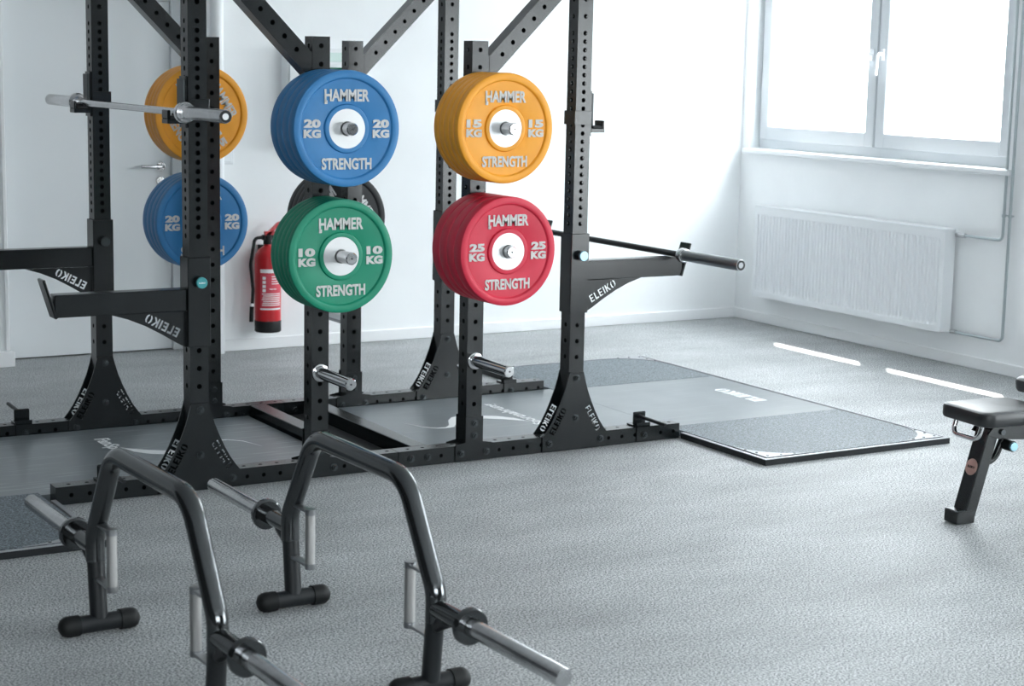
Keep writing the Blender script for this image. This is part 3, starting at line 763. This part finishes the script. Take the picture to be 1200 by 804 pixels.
bm = bmesh.new(); cyl(bm, (.215, -.085, .300), (.215, -.094, .300), .017, 18); obj('knob_cap', bm, MT['bluesteel'], kn, True)
bm = bmesh.new(); box(bm, .40, 1.32, -.04, .03, .20, .262, bev=.004); obj('main_beam', bm, MT['steel_b'], BN)
bm = bmesh.new(); box(bm, 1.24, 1.32, -.28, .27, .003, .06, bev=.004); box(bm, 1.245, 1.315, -.04, .03, .06, .21, bev=.004); obj('rear_foot', bm, MT['steel_b'], BN)
for x0, x1, z0, z1 in ((.56, .60, .25, .492), (1.12, 1.16, .25, .580)):
    bm = bmesh.new(); box(bm, x0, x1, -.035, .025, z0, z1); obj('pad_post', bm, MT['steel_b'], BN)

# ------------------------------------------------------------------ radiator and pipes on the window wall
RD = thing('radiator', 'white panel radiator on the wall under the window', 'radiator', (XW-.025, 0, 0))
ry0, ry1, rz0, rz1 = 1.035, 2.80, .192, .800; xd = -.085
def ribbed(bm):
    prof = []; n = 53; p = (ry1-ry0-.05)/n
    y = ry0+.025
    prof = [(ry0, 0)]
    for k in range(n): prof += [(y+k*p+p*.10, 0), (y+k*p+p*.28, .008), (y+k*p+p*.62, .008), (y+k*p+p*.80, 0)]
    prof.append((ry1, 0))
    zz = [(rz0, 0), (rz0+.035, 0), (rz0+.055, 1), (rz1-.075, 1), (rz1-.055, 0), (rz1-.012, 0)]
    R = [[bm.verts.new((xd+q*f, yy, z)) for yy, q in prof] for z, f in zz]
    for a, b in zip(R, R[1:]):
        for i in range(len(a)-1): bm.faces.new((a[i], a[i+1], b[i+1], b[i]))
bm = bmesh.new(); ribbed(bm); box(bm, xd+.010, xd+.024, ry0+.001, ry1-.001, rz0+.001, rz1-.014); obj('front_panel', bm, MT['enamel'], RD)
bm = bmesh.new(); box(bm, -.012, 0, ry0+.02, ry1-.02, rz0+.01, rz1-.02); obj('rear_panel', bm, MT['enamel'], RD)
for y in (ry0, ry1):
    bm = bmesh.new(); a, b = sorted((y-.003, y+.012 if y == ry0 else y-.012)); box(bm, xd-.001, .0, a, b, rz0+.002, rz1-.001, bev=.003); obj('side_cover', bm, MT['enamel'], RD)
bm = bmesh.new(); box(bm, xd-.001, 0, ry0, ry1, rz1-.013, rz1, bev=.003)
obj('top_grille', bm, MT['enamel'], RD)
bm = bmesh.new(); box(bm, 0, .0245, ry0+.25, ry0+.29, .3, .7); box(bm, 0, .0245, ry1-.29, ry1-.25, .3, .7); obj('wall_bracket', bm, MT['enamel'], RD)
def pipe(pts, label, r=.0085, fl=.03):
    t = thing('heating_pipe', label, 'pipe', pts[0]); o = Vector(pts[0])
    bm = bmesh.new(); tube(bm, [q-o for q in fillet(pts, fl, 6)], r, 12); obj('pipe_run', bm, MT['galv'], t, True)
    return t, o
px = XW-.028
t1, o1 = pipe([(px, .668, H-.001), (px, .668, .765), (px, .955, .765)], 'thin grey heating pipe coming down to the top valve of the radiator')
bm = bmesh.new(); cyl(bm, Vector((px, .955, .765))-o1, Vector((px, 1.027, .765))-o1, .014, 14); obj('valve', bm, MT['bright'], t1, True)
t2, o2 = pipe([(px, .622, H-.001), (px, .622, .195), (px, .985, .195)], 'thin grey heating pipe dropping past the sill to the bottom valve of the radiator')
bm = bmesh.new(); cyl(bm, Vector((px, .985, .197))-o2, Vector((px, 1.027, .197))-o2, .013, 14); obj('valve', bm, MT['bright'], t2, True)
for tt, o, y in ((t1, o1, .668), (t2, o2, .622)):
    bm = bmesh.new(); revolve(bm, [(.009, -.008), (.0125, -.008), (.0125, .008), (.009, .008)], Vector((px, y, .905))-o, (0, 0, 1), 14, closed=True); cyl(bm, Vector((px+.0125, y, .905))-o, Vector((XW-.001, y, .905))-o, .005, 8); obj('pipe_clip', bm, MT['galv'], tt, True)

# ------------------------------------------------------------------ things on the back wall
FE = thing('fire_extinguisher', 'red fire extinguisher hanging on the white wall behind the green plates', 'fire extinguisher', (1.585, YW-.105, .12))
R = .076
bm = bmesh.new(); revolve(bm, [(.0005, .055), (R, .055), (R, .43), (R-.006, .455), (R-.022, .480), (R-.045, .496), (.024, .502), (.022, .515), (.0005, .515)], (0, 0, 0), (0, 0, 1), 36); bd = obj('cylinder_body', bm, MT['red_paint'], FE, True)
bm = bmesh.new(); revolve(bm, [(.0005, 0), (R-.004, 0), (R+.001, .006), (R+.001, .066), (R-.001, .070), (.0005, .070)], (0, 0, 0), (0, 0, 1), 36); obj('base_ring', bm, MT['rub_black'], FE, True)
def band(z0, z1, a0, a1, rr):
    bm = bmesh.new(); n = 14
    A = [[bm.verts.new((rr*math.sin(a0+(a1-a0)*k/n), -rr*math.cos(a0+(a1-a0)*k/n), z)) for k in range(n+1)] for z in (z0, z1)]
    for k in range(n): bm.faces.new((A[0][k], A[0][k+1], A[1][k+1], A[1][k]))
    return bm
lb = obj('label_panel', band(.150, .345, -1.0, .75, R+.0006), MT['label_pink'], bd, True)
obj('label_stripe', band(.350, .372, -1.0, .75, R+.0007), MT['label_white'], bd, True)
obj('label_stripe', band(.135, .145, -1.0, .75, R+.0007), MT['label_white'], bd, True)
for k in range(7): obj('printed_lines', band(.160+.011*k, .165+.011*k, -.85+.05*(k % 3), .7, R+.0011), MT['label_white'], lb, True)
for k in range(4): obj('printed_lines', band(.285+.014*k, .290+.014*k, -.1, .7, R+.0011), MT['label_white'], lb, True)
for k, a in enumerate((-.15, .12)):
    bm = bmesh.new(); c = Vector((math.sin(a)*(R+.0016), -math.cos(a)*(R+.0016), .258)); cyl(bm, c, c*1.002, .011, 14); obj('pictogram', bm, MT['label_white'], lb)
for k in range(4): obj('printed_letters', band(.240+.024*k, .257+.024*k, -.80, -.55, R+.0011), MT['label_white'], lb, True)
bm = bmesh.new(); cyl(bm, (0, 0, .512), (0, 0, .56), .026, 20); box(bm, -.035, .035, -.018, .018, .535, .565, bev=.005); vl = obj('valve', bm, MT['rub_black'], FE, True)
bm = bmesh.new(); prism(bm, [(-.015, .565), (.06, .635), (.115, .650), (.115, .635), (.065, .617), (.005, .56)], -.012, .012); obj('lever', bm, MT['red_paint'], FE)
bm = bmesh.new(); prism(bm, [(-.02, .555), (.10, .575), (.10, .585), (-.02, .585)], -.012, .012); obj('carry_grip', bm, MT['red_paint'], FE)
bm = bmesh.new(); tube(bm, fillet([(-.03, 0, .552), (-.085, -.01, .548), (-.115, -.02, .40), (-.100, -.02, .25), (-.108, -.02, .13)], [.03, .08, .2], 8), .0095, 12); hs = obj('hose', bm, MT['rub_black'], FE, True)
bm = bmesh.new(); cyl(bm, (-.108, -.02, .155), (-.112, -.02, .065), .012, 14); obj('nozzle', bm, MT['rub_black'], hs, True)
bm = bmesh.new(); cyl(bm, (-.107, -.02, .172), (-.1075, -.02, .155), .0125, 14); obj('hose_band', bm, MT['label_white'], hs, True)
bm = bmesh.new(); box(bm, -.02, .02, .07, .104, .30, .50); obj('wall_bracket', bm, MT['rub_black'], FE)

CB = thing('wall_cabinet', 'white cabinet on the wall behind the blue plates, mostly hidden', 'cabinet', (1.71, YW-.001, 1.20))
bm = bmesh.new(); box(bm, 0, .50, -.09, 0, 0, .56, bev=.004); obj('cabinet_body', bm, MT['enamel'], CB)
bm = bmesh.new(); box(bm, .012, .488, -.104, -.091, .012, .475, bev=.003); obj('cabinet_door', bm, MT['door'], CB)
bm = bmesh.new(); box(bm, .012, .488, -.096, -.091, .482, .535, bev=.002); obj('window_strip', bm, MT['pale_green'], CB)

VP = thing('riser_pipe', 'thick white riser pipe up the wall beside the door, behind the left rack', 'pipe', (1.30, YW-.05, 0))
bm = bmesh.new(); cyl(bm, (0, 0, .001), (0, 0, H-.001), .038, 28); obj('pipe_run', bm, MT['enamel'], VP, True)
bm = bmesh.new(); box(bm, .03, .05, .02, .049, 1.5, 1.53); cyl(bm, (0, 0, 1.50), (0, 0, 1.53), .0405, 28); obj('pipe_clip', bm, MT['enamel'], VP, True)
LS = thing('light_switch', 'white light switch on the wall just under the far yellow plates', 'switch', (1.375, YW-.001, 1.13))
bm = bmesh.new(); box(bm, -.04, .04, -.009, 0, -.04, .04, bev=.003); obj('cover_frame', bm, MT['enamel'], LS)
bm = bmesh.new(); box(bm, -.028, .028, -.014, -.0085, -.028, .028, bev=.002); obj('rocker', bm, MT['enamel'], LS)
